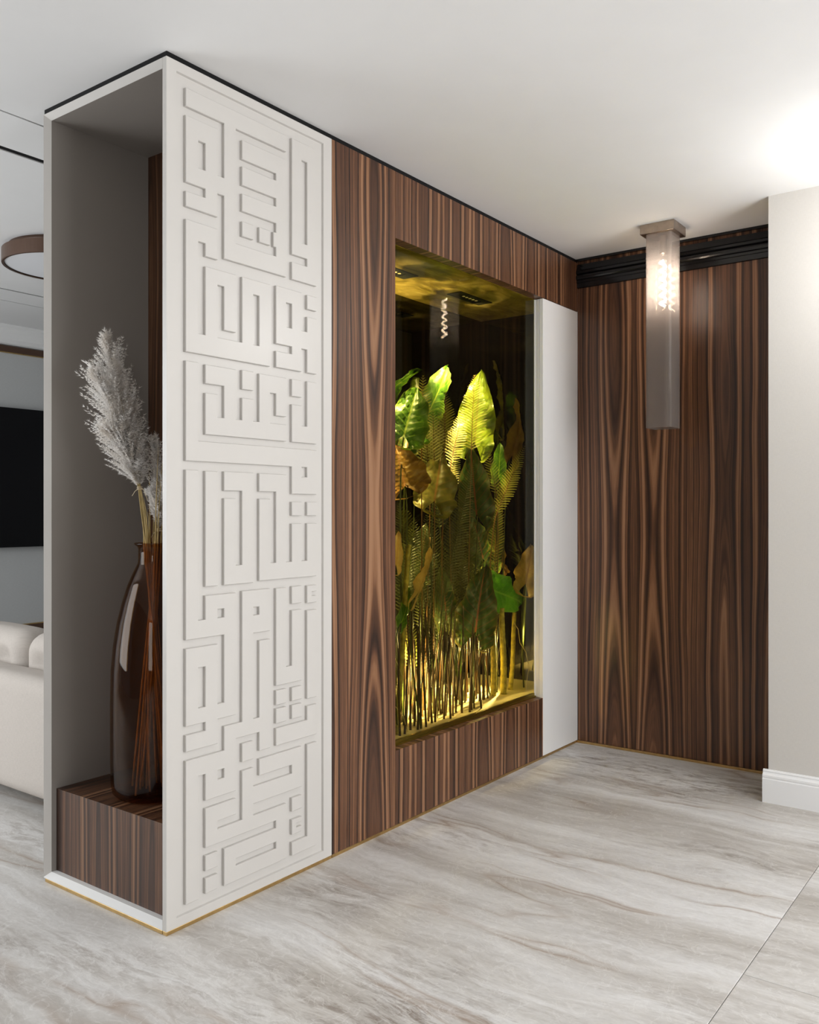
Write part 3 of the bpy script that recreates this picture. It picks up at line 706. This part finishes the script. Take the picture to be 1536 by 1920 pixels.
CANES =  [((2.152, 0.19, 0.287), (2.168, 0.2, 0.731), 0.0135), ((2.217, 0.17, 0.292), (2.223, 0.18, 0.755), 0.015), ((2.338, 0.2, 0.283), (2.388, 0.2, 0.716), 0.0115), ((1.258, 0.12, 0.489), (1.368, 0.13, 1.102), 0.011)]
TWIGS =  [[(2.307, 0.16, 0.672), (2.334, 0.15, 0.637), (2.35, 0.15, 0.566), (2.394, 0.14, 0.515), (2.428, 0.14, 0.432), (2.393, 0.13, 0.383), (2.376, 0.13, 0.308)], [(2.159, 0.16, 0.668), (2.152, 0.15, 0.577), (2.121, 0.15, 0.501), (2.12, 0.14, 0.436)], [(1.229, 0.1, 0.64), (1.261, 0.1, 0.591), (1.279, 0.1, 0.555), (1.268, 0.1, 0.512)], [(1.219, 0.09, 0.445), (1.27, 0.09, 0.398), (1.303, 0.09, 0.325)]]

CAMV = Vector((-.80, -.60, 0))
def leaf_blade(J, T, w, psi, fold, droop):
    J, T = Vector(J), Vector(T); ax = T - J; Lg = ax.length; a = ax.normalized()
    n = (CAMV - a * CAMV.dot(a)).normalized(); n = Matrix.Rotation(math.radians(psi), 3, a) @ n
    sd = a.cross(n).normalized()
    bm = bmesh.new(); uvl = bm.loops.layers.uv.new('uv')
    NS, NV, lob = 26, 7, .26
    def half(s):
        if s < 0:
            q = -s / lob; return w * .5 * (0.80 * math.sqrt(max(0, 1 - q ** 2.6)) + .0)
        return w * .5 * ((1 - s) ** .78) * (1 + 1.05 * s) * .80 * (1 + .25 * (s * (1 - s)))
    ph = random.uniform(0, 6)
    for side in (-1, 1):
        grid = []
        for i in range(NS + 1):
            s = -lob + (1 + lob) * i / NS
            hw_ = max(half(s), .0004)
            gp = 0.0 if s >= 0 else min(.22 * w * (-s / lob) ** .7, hw_ * .98)
            row = []
            for k in range(NV + 1):
                v = k / NV; x = gp + (hw_ - gp) * v
                av = x / (w * .5)
                z = -fold * x * .55 + droop * 1.6 * (s - .5) ** 2 * 1.0 - droop * s ** 3 * 2.2
                z += .022 * w / .2 * abs(math.sin(math.pi * 8 * (s - .30 * av))) * (1 - .4 * v) * min(1, 3 * v)
                z += .10 * w * v * v * math.sin(13 * s + ph + side)
                xx = x * (1 + .05 * math.sin(17 * s + ph * 2 + side) * v)
                p = J + a * (Lg * (s - .08 * av * (1 if s > 0 else .2))) + sd * (side * xx) + n * z
                row.append((bm.verts.new(p), (max(0, s) if s >= 0 else s, .5 + side * .5 * min(1, (x / max(hw_, 1e-5))))))
            grid.append(row)
        for i in range(NS):
            for k in range(NV):
                q = [grid[i][k], grid[i][k + 1], grid[i + 1][k + 1], grid[i + 1][k]]
                if side < 0: q.reverse()
                f = bm.faces.new([t[0] for t in q])
                for lp_, t in zip(f.loops, q): lp_[uvl].uv = t[1]
    bmesh.ops.remove_doubles(bm, verts=bm.verts, dist=.00005)
    for v in bm.verts:                                   # keep inside the case: blades press against glass and mirror
        if v.co.y < .085: v.co.y = .060 + .025 * math.exp((v.co.y - .085) / .025)
        if v.co.y > .515: v.co.y = .540 - .025 * math.exp(-(v.co.y - .515) / .025)
        if v.co.x > 2.575: v.co.x = 2.600 - .025 * math.exp(-(v.co.x - 2.575) / .025)
    return bm
for (J, T, w, psi, mat, fold, droop, lab) in LEAVES:
    fx = min(max(J[0] + random.uniform(-.06, .06), 1.16), 2.50); fy = min(max(J[1] + random.uniform(-.03, .06), .09), .50)
    o = thing('arrow_leaf', lab, 'leaf', (fx, fy, CZ0))
    b = link('blade', leaf_blade(J, T, w, psi, fold, droop), M[mat], o, True)
    ax = Vector(T) - Vector(J)
    mid = Vector(J) - ax.normalized() * .12; mid.z = min(mid.z, J[2] - .08); mid.z = max(mid.z, .42)
    link('stalk', tube(bez(Vector(J) - CAMV * .004, mid, (fx, fy, CZ0), 10), [.0028] * 3 + [.0035] * 4 + [.0045] * 3, 6), M['stalk'], o, True)

def leaflet_mesh(mat):
    """one unit pinna along +x, toothed both sides"""
    bm = bmesh.new(); n = 13; sp = []
    for i in range(n + 1):
        t = i / n; sp.append(bm.verts.new((t, 0, .05 * math.sin(t * 3) - .12 * t * t)))
    for i in range(n):
        t0, t1 = i / n, (i + 1) / n
        wd_ = .16 * (1 - t0) ** .55 + .012
        for s in (-1, 1):
            tip = bm.verts.new((t0 + .075, s * wd_, sp[i].co.z - .02))
            base2 = bm.verts.new((t0 + (t1 - t0) * .72, 0, sp[i].co.z))
            bm.faces.new((sp[i], base2, tip) if s > 0 else (sp[i], tip, base2))
    tube_into(bm, [v.co.copy() for v in sp], .012, 3)
    me = bpy.data.meshes.new('leaflet'); bm.to_mesh(me); bm.free(); me.materials.append(mat); return me
PIN = {k: leaflet_mesh(M[k]) for k in ('fern_yellow', 'fern_pale', 'fern_olive')}
for (B, T, hw, mat, lab) in FERNS:
    B, T = Vector(B), Vector(T)
    fx = min(max(B.x + random.uniform(-.04, .04), 1.15), 2.52); fy = min(max(B.y + random.uniform(0, .05), .09), .51)
    o = thing('fern_frond', lab, 'fern', (fx, fy, CZ0))
    base = Vector((fx, fy, CZ0)); ax = T - B; Lg = ax.length
    bow = B + ax * .55 + CAMV * -.02
    path = bez(B, bow, T, 24)
    low = bez(base, B - ax.normalized() * min(.12, (B.z - CZ0) * .5), B, 8)
    pts = low[:-1] + path
    link('rachis', tube(pts, [.0026] * 8 + [.0022 - .0017 * i / 23 for i in range(23)], 5), M['rachis'] if mat != 'fern_olive' else M['stalk'], o, True)
    a = ax.normalized(); n = (CAMV - a * CAMV.dot(a)).normalized(); n = Matrix.Rotation(random.uniform(-.35, .35), 3, a) @ n
    sd = a.cross(n)
    np_ = max(11, int(Lg / .0135))
    for i in range(np_):
        t = i / (np_ - 1) * .965 + .02
        k = min(int(t * 23), 22); p = path[k].lerp(path[k + 1], t * 23 - k)
        ln = hw * (min(1, .55 + 1.6 * t) if t < .3 else 1.03 * (1 - ((t - .3) / .72) ** 1.35)) + .004
        for s in (-1, 1):
            d = (sd * s + a * (.55 + .25 * t) - n * (.10 + random.uniform(-.08, .12))).normalized()
            zz = (n - d * n.dot(d)).normalized(); yy = zz.cross(d)
            q = bpy.data.objects.new('leaflet', PIN[mat]); COL.objects.link(q); q.parent = o
            mt = Matrix((d, yy, zz)).transposed().to_4x4()
            l2 = ln * random.uniform(.9, 1.08)
            q.matrix_local = Matrix.Translation(p - base) @ mt @ Matrix.Diagonal((l2, min(l2, .05) * 1.0, l2, 1))
for (x, y, T) in STEMS:
    x = min(max(x, 1.14), 2.45)
    o = thing('reed_stem', 'slim brown reed stem standing in the planter between the ferns', 'stem', (x, y, CZ0), 'brown reed stems in the planter')
    T = Vector(T); mid = Vector(((x + T.x) / 2 + random.uniform(-.012, .012), (y + T.y) / 2, .55))
    link('stem', tube(bez((x, y, CZ0), mid, T, 7), [.0055, .005, .005, .0045, .004, .0035, .002], 6), M['reed'], o, True)
cl = ['thick mottled cane, left of the three at right', 'thickest mottled cane, middle of the three at right', 'mottled cane nearest the white panel', 'yellow green cane at the left edge of the glass']
for (b, t, r), lab in zip(CANES, cl):
    o = thing('cane', lab, 'stem', (b[0], b[1], CZ0))
    bm = bmesh.new(); n = 40; pts = []; rr = []
    for i in range(n + 1):
        f = i / n; p = Vector((b[0], b[1], CZ0)).lerp(Vector(t), f); p.x += .006 * math.sin(5 * f); pts.append(p)
        rr.append(r * (1.08 - .18 * f) * (1 + (.10 if i % 4 == 0 else 0) + random.uniform(-.03, .03)))
    tube_into(bm, pts, rr, 12); link('trunk', bm, M['cane'], o, True)
tl = ['long pale wavy twig right of the canes', 'thin pale twig between the thick canes', 'short pale twig at the lower left glass edge', 'pale broken twig on the planter floor at left']
for pts, lab in zip(TWIGS, tl):
    o = thing('twig', lab, 'twig', (pts[-1][0], pts[-1][1], pts[-1][2]))
    link('branch', tube(pts, .0016, 5), M['twig'], o, True)

# ------------------------------------------------------------------ end wall: walnut panel and black cornice
ew = thing('end_wall_panel', 'wide walnut veneer panel closing the hall end, behind the hanging lamp', 'panel', (X_FAR, -.55, ZB))
link('veneer', BX(X_FAR, X_FAR + .016, Y_RW + .0015, .0, ZB, H - .001), M['walnut_y'], ew)
cn = thing('black_cornice', 'glossy black stepped cornice along the top of the end walnut wall', 'cornice', (X_FAR, -.55, 2.445))
XF = X_FAR - .0005
def cpart(name, prof): link(name, prism([(XF - d, z) for d, z in prof], 'y', Y_RW + .002, -.0008), M['black_gloss'], cn)
cpart('top_fillet', [(0, 2.5995), (.020, 2.5995), (.020, 2.588), (0, 2.588)])
cpart('cove', [(0, 2.572), (.008, 2.572), (.010, 2.556), (.016, 2.540), (.022, 2.534), (.022, 2.522), (.012, 2.518), (0, 2.518)])
cpart('bead', [(0, 2.5175), (.010, 2.5175), (.020, 2.512), (.024, 2.505), (.024, 2.498), (.020, 2.491), (.010, 2.487), (0, 2.487)])
cpart('lower_step', [(0, 2.4865), (.014, 2.4865), (.014, 2.474), (.009, 2.472), (.009, 2.448), (0, 2.445)])

# ------------------------------------------------------------------ hanging lamp
PX, PY = 2.435, -.578
pl = thing('ceiling_lamp', 'square smoked glass tube lamp on a bronze plate, hanging before the walnut wall', 'lamp', (PX, PY, H))
link('canopy', BX(PX - .08, PX + .08, PY - .082, PY + .082, H - .046, H - .0003, .0015, 2), M['bronze'], pl)
sw = lathe([(.0035, 0), (.0045, .001), (.0045, .002), (.003, .003)], (0, 0), 10)
bmesh.ops.rotate(sw, verts=sw.verts, cent=(0, 0, 0), matrix=Matrix.Rotation(math.radians(-90), 3, 'Y'))
bmesh.ops.translate(sw, verts=sw.verts, vec=(PX - .0795, PY, H - .022))
link('screw', sw, M['bronze'], pl)
def sq_ring(h, r, n=5):
    out = []
    for cx, cy, a0 in ((h - r, h - r, 0), (-h + r, h - r, 90), (-h + r, -h + r, 180), (h - r, -h + r, 270)):
        for k in range(n):
            a = math.radians(a0 + 90 * k / (n - 1)); out.append((PX + cx + r * math.cos(a), PY + cy + r * math.sin(a)))
    return out
bm = bmesh.new(); z0, z1 = 1.640, H - .0465
o1, i1 = sq_ring(.0625, .012), sq_ring(.0580, .009)
V = [[bm.verts.new((x, y, z)) for x, y in rr] for rr, z in ((o1, z0), (o1, z1), (i1, z1), (i1, z0))]
n = len(o1)
for q in range(4):
    A, B = V[q], V[(q + 1) % 4]
    for k in range(n): bm.faces.new((A[k], A[(k + 1) % n], B[(k + 1) % n], B[k]))
bmesh.ops.recalc_face_normals(bm, faces=bm.faces)
link('glass_tube', bm, M['smoke_glass'], pl)
link('socket', lathe([(.004, H - .0465), (.021, H - .047), (.021, H - .052), (.0135, H - .054), (.0135, 2.478), (.017, 2.476), (.017, 2.470), (.006, 2.469)], (PX, PY), 24), M['bronze'], pl, True)
bulb = link('bulb', lathe([(.008, 2.468), (.012, 2.460), (.0175, 2.448), (.0185, 2.435), (.0185, 2.225), (.016, 2.210), (.009, 2.200), (.001, 2.198)], (PX, PY), 24), M['bulb_glass'], pl, True)
fp = [(PX + .0125 * math.cos(i * .42), PY + .0125 * math.sin(i * .42), 2.440 - i * .0026) for i in range(86)]
fb = link('filament', tube(fp, .0058, 6), M['filament'], bulb, True)

# ------------------------------------------------------------------ vase and dry grasses in the niche
VX, VY, VZ = .200, .325, .3072
va = thing('glass_vase', 'tall amber brown glass bottle vase on the walnut base in the niche', 'vase', (VX, VY, VZ))
prof = [(.095, 0), (.118, .004), (.131, .018), (.135, .045), (.137, .12), (.1375, .30), (.135, .42), (.128, .50), (.116, .575), (.100, .640), (.083, .695), (.066, .735), (.055, .757), (.050, .768), (.0485, .780), (.0485, .815), (.051, .823), (.060, .829), (.062, .832), (.060, .835)]
inner = [(r - .004, z) for r, z in reversed(prof[3:-1])] + [(.122, .026), (.100, .012), (.05, .010)]
link('bottle', lathe([(r, VZ + z) for r, z in prof + inner], (VX, VY), 64), M['amber'], va, True)
def fluff(bm, axis, length, width, n, seed):
    rnd = random.Random(seed); pts = axis
    def at(t):
        q = t * (len(pts) - 1); i = min(int(q), len(pts) - 2); return pts[i].lerp(pts[i + 1], q - i), (pts[i + 1] - pts[i]).normalized()
    for k in range(n):
        t = .02 + .97 * (k + rnd.random()) / n
        p, d = at(t)
        ang = rnd.uniform(0, 2 * math.pi); e1 = d.orthogonal().normalized(); e2 = d.cross(e1)
        out = e1 * math.cos(ang) + e2 * math.sin(ang)
        ln = length * (.45 + .9 * math.sin(math.pi * min(1, .12 + .80 * t)) ** .8) * rnd.uniform(.65, 1.1) * (1.0 if t < .8 else .75)
        dirv = (d * 1.0 + out * width * (1.15 - .75 * t)).normalized()
        sag = out * .25 + Vector((0, 0, -.12))
        m = 11
        for j in range(m):
            f = (j + 1) / m
            c0 = p + dirv * ln * f + sag * ln * f * f * .35
            for h in range(6):
                fd = (dirv * .9 + Vector((rnd.gauss(0, .55), rnd.gauss(0, .55), rnd.gauss(0, .45)))).normalized()
                fl_ = rnd.uniform(.009, .020) * (1.1 - .35 * f)
                sdv = fd.orthogonal().normalized() * .0015
                a_ = bm.verts.new(c0 - sdv); b_ = bm.verts.new(c0 + sdv); c_ = bm.verts.new(c0 + fd * fl_)
                bm.faces.new((a_, b_, c_))
def bunch(label, tie, foot, plumes, group=None):
    o = thing('pampas_grass', label, 'dried flowers', (foot[0], foot[1], foot[2]), group)
    tie = Vector(tie); neck = Vector((VX + (tie.x - VX) * .35, VY + (tie.y - VY) * .35, 1.12))
    for i, (tip, ln, wd_, n) in enumerate(plumes):
        tip = Vector(tip)
        f = Vector(foot) + Vector((random.uniform(-.012, .012), random.uniform(-.012, .012), 0))
        j = Vector((random.uniform(-.006, .006), random.uniform(-.006, .006), 0))
        low = bez(f, neck + j * 2 + (f - neck) * .25, neck + j, 8)
        mid = bez(neck + j, neck.lerp(tie, .6) + j, tie + j * .5, 6)
        ctrl = tie.lerp(tip, .5) + (tie - neck).normalized() * .05
        top = bez(tie + j * .5, ctrl, tip, 12)
        link('stem', tube(low[:-1] + mid[:-1] + top, [.0022] * 12 + [.0018 - .0001 * k for k in range(12)], 5), M['straw'], o, True)
        bm = bmesh.new(); fluff(bm, top, ln, wd_, n, 11 + i)
        pm = link('plume', bm, M['pampas'], o); pm['kind'] = 'stuff'
    bm = bmesh.new()
    for k in range(3):
        tube_into(bm, [tie + Vector((.0085 * math.cos(a), .0085 * math.sin(a), -.004 + .004 * k)) for a in [i * .55 for i in range(13)]], .0012, 4)
    tube_into(bm, [tie, tie + Vector((-.006, .016, -.010)), tie + Vector((-.012, .024, -.026))], .0011, 4)
    tube_into(bm, [tie, tie + Vector((.004, -.016, -.004)), tie + Vector((.006, -.034, -.040))], .0011, 4)
    link('raffia_tie', bm, M['raffia'], o, True)
bunch('large white pampas plume bunch leaning left out of the vase, tied with raffia', (.164, .350, 1.324), (.235, .300, .335),
      [((.061, .372, 1.789), .095, .55, 210), ((.030, .385, 1.685), .10, .60, 200), ((.115, .415, 1.715), .085, .6, 170), ((.150, .425, 1.600), .085, .65, 140), ((.178, .388, 1.440), .060, .5, 70), ((.075, .372, 1.500), .09, .65, 130)])
bunch('smaller white pampas plume standing at the right of the vase, half behind the panel', (.213, .315, 1.185), (.165, .345, .335),
      [((.198, .318, 1.475), .06, .45, 90), ((.235, .275, 1.470), .07, .5, 90), ((.205, .340, 1.300), .045, .45, 45)])
for k in range(12):
    a = k * 2.4; rr = .010 + .028 * ((k * 37) % 10) / 10
    nx, ny = VX + rr * math.cos(a), VY + rr * math.sin(a)
    bx_, by_ = VX - math.cos(a) * random.uniform(.02, .10), VY - math.sin(a) * random.uniform(.02, .10)
    tz = random.uniform(1.25, 1.50) if k % 3 else random.uniform(1.2, 1.3)
    tx, ty = VX + (nx - VX) * 2.0 + .005, VY + (ny - VY) * 2.0
    o = thing('dry_grass_stalk', 'thin straw coloured dry grass stalk standing in the amber vase', 'dried flowers', (bx_, by_, VZ + .02), 'dry grass stalks in the vase')
    wob = Vector((random.uniform(-.02, .02), random.uniform(-.02, .02), 0))
    low = bez((bx_, by_, VZ + .022), Vector(((bx_ + nx) / 2, (by_ + ny) / 2, .72)) + wob, (nx, ny, 1.12), 9)
    up = bez((nx, ny, 1.12), (nx, ny, 1.24), (tx, ty, tz), 7)
    link('stalk', tube(low[:-1] + up, [.0034] * 8 + [.0030, .0026, .0022, .0018, .0014, .001, .0005], 5), M['straw'], o, True)

# ------------------------------------------------------------------ living room behind: TV wall, lamp, sofa
cr = [(Y_TV, H), (Y_TV - .062, H), (Y_TV - .062, H - .020), (Y_TV - .050, H - .030), (Y_TV - .045, H - .055), (Y_TV - .030, H - .085), (Y_TV - .022, H - .100), (Y_TV - .022, H - .128), (Y_TV - .012, H - .140), (Y_TV, H - .144)]
tag(link('trim_7', prism(cr, 'x', -4, 4.9), M['wall_paint']), kind='structure')
fr = thing('wall_frame', 'dark walnut picture-frame moulding with gold inner bead round the television wall', 'frame', (2.0, Y_TV, .36))
fx0, fx1, fz0, fz1 = .55, 3.45, .356, 2.452
link('fabric_field', BX(fx0 + .04, fx1 - .04, Y_TV - .012, Y_TV - .0005, fz0 + .04, fz1 - .04), M['tv_wall'], fr)
for nm, b in (('top_rail', (fx0, fx1, Y_TV - .03, Y_TV - .0005, fz1 - .046, fz1)), ('bottom_rail', (fx0, fx1, Y_TV - .03, Y_TV - .0005, fz0, fz0 + .046)),
              ('side_rail', (fx0, fx0 + .046, Y_TV - .03, Y_TV - .0005, fz0 + .0465, fz1 - .0465)), ('side_rail', (fx1 - .046, fx1, Y_TV - .03, Y_TV - .0005, fz0 + .0465, fz1 - .0465))):
    link(nm, BX(*b, bev=.006), M['lamp_wood'], fr)
link('gold_bead', boxes([(fx0 + .047, fx1 - .047, Y_TV - .022, Y_TV - .0125, fz1 - .053, fz1 - .0465), (fx0 + .047, fx1 - .047, Y_TV - .022, Y_TV - .0125, fz0 + .0465, fz0 + .053)]), M['brass'], fr)
tv = thing('television', 'large black television on the grey wall seen through the gap at far left', 'television', (2.0, Y_TV - .04, .98))
link('screen', BX(1.10, 2.90, Y_TV - .060, Y_TV - .046, .981, 1.997, .003, 2), M['screen'], tv)
link('back_cover', BX(1.25, 2.75, Y_TV - .0455, Y_TV - .013, 1.10, 1.90, .004, 1), M['black'], tv)
lx, ly = .955, 2.055
fl_ = thing('flush_lamp', 'round flush ceiling lamp with brown ring and opal disc, behind the niche', 'lamp', (lx, ly, H))
link('back_plate', lathe([(.20, H - .0005), (.27, H - .001), (.27, H - .024), (.20, H - .025)], (lx, ly), 64), M['lamp_wood'], fl_, True)
link('ring', lathe([(.285, H - .0255), (.300, H - .026), (.300, H - .092), (.297, H - .095), (.287, H - .095), (.285, H - .092)], (lx, ly), 96, False), M['lamp_wood'], fl_)
link('diffuser', lathe([(.05, H - .0262), (.284, H - .0262), (.284, H - .088), (.270, H - .0905), (.10, H - .0925), (.001, H - .093)], (lx, ly), 64), M['diffuser'], fl_)

def rbox(cx, cy, cz, hx, hy, hz, r, n=14, dimples=(), depth=.03, sig=.05):
    bm = bmesh.new(); bmesh.ops.create_cube(bm, size=2.0)
    bmesh.ops.subdivide_edges(bm, edges=list(bm.edges), cuts=n, use_grid_fill=True)
    for v in bm.verts:
        # cluster samples near the edges
        q = Vector([math.copysign(abs(t) ** .75, t) for t in v.co]); h = Vector((hx, hy, hz))
        p = Vector((q.x * hx, q.y * hy, q.z * hz))
        inn = Vector([max(-(h[i] - r), min(h[i] - r, p[i])) for i in range(3)]); d = p - inn
        if d.length > 1e-9: p = inn + d.normalized() * r
        # slight crown
        p.z += .10 * hz * max(0, 1 - (p.y / hy) ** 2) * (1 if p.z > 0 else 0) * .6
        for (dy, dz) in dimples:
            f = math.exp(-((p.y - dy) ** 2 + (p.z - dz) ** 2) / (sig * sig)); p.x -= math.copysign(depth * f, p.x) * (1 if abs(p.x) > hx * .4 else 0)
        v.co = p + Vector((cx, cy, cz))
    return bm
so = thing('sofa', 'beige velour sofa with low back and tufted cushions behind the niche', 'sofa', (.8, 2.1, 0))
SY0, SY1 = .84, 3.30
link('back', rbox(.385, (SY0 + SY1) / 2, .318, .085, (SY1 - SY0) / 2, .243, .055), M['sofa'], so, True)
link('base', rbox(.80, (SY0 + SY1) / 2, .200, .40, (SY1 - SY0) / 2 - .02, .125, .03), M['sofa'], so, True)
for y0 in (SY0 + .10, SY1 - .10): link('arm', rbox(.86, y0, .36, .38, .10, .20, .06), M['sofa'], so, True)
for y0, y1 in ((1.045, 1.70), (1.70, 2.40), (2.40, 3.09)): link('seat_cushion', rbox(.90, (y0 + y1) / 2, .375, .32, (y1 - y0) / 2 - .004, .075, .05), M['sofa'], so, True)
for y0, y1 in ((.86, 1.57), (1.57, 2.28), (2.28, 3.28)):
    link('back_cushion', rbox(.545, (y0 + y1) / 2, .545, .105, (y1 - y0) / 2 - .003, .165, .085, 18, [(-.20, .04), (0, .04), (.20, .04), (-.1, -.04), (.1, -.04)], .035, .05), M['sofa'], so, True)
for x in (.36, 1.14):
    for y in (SY0 + .08, SY1 - .08): link('leg', BX(x - .025, x + .025, y - .025, y + .025, 0.0, .08, .004, 1), M['sofa_leg'], so)
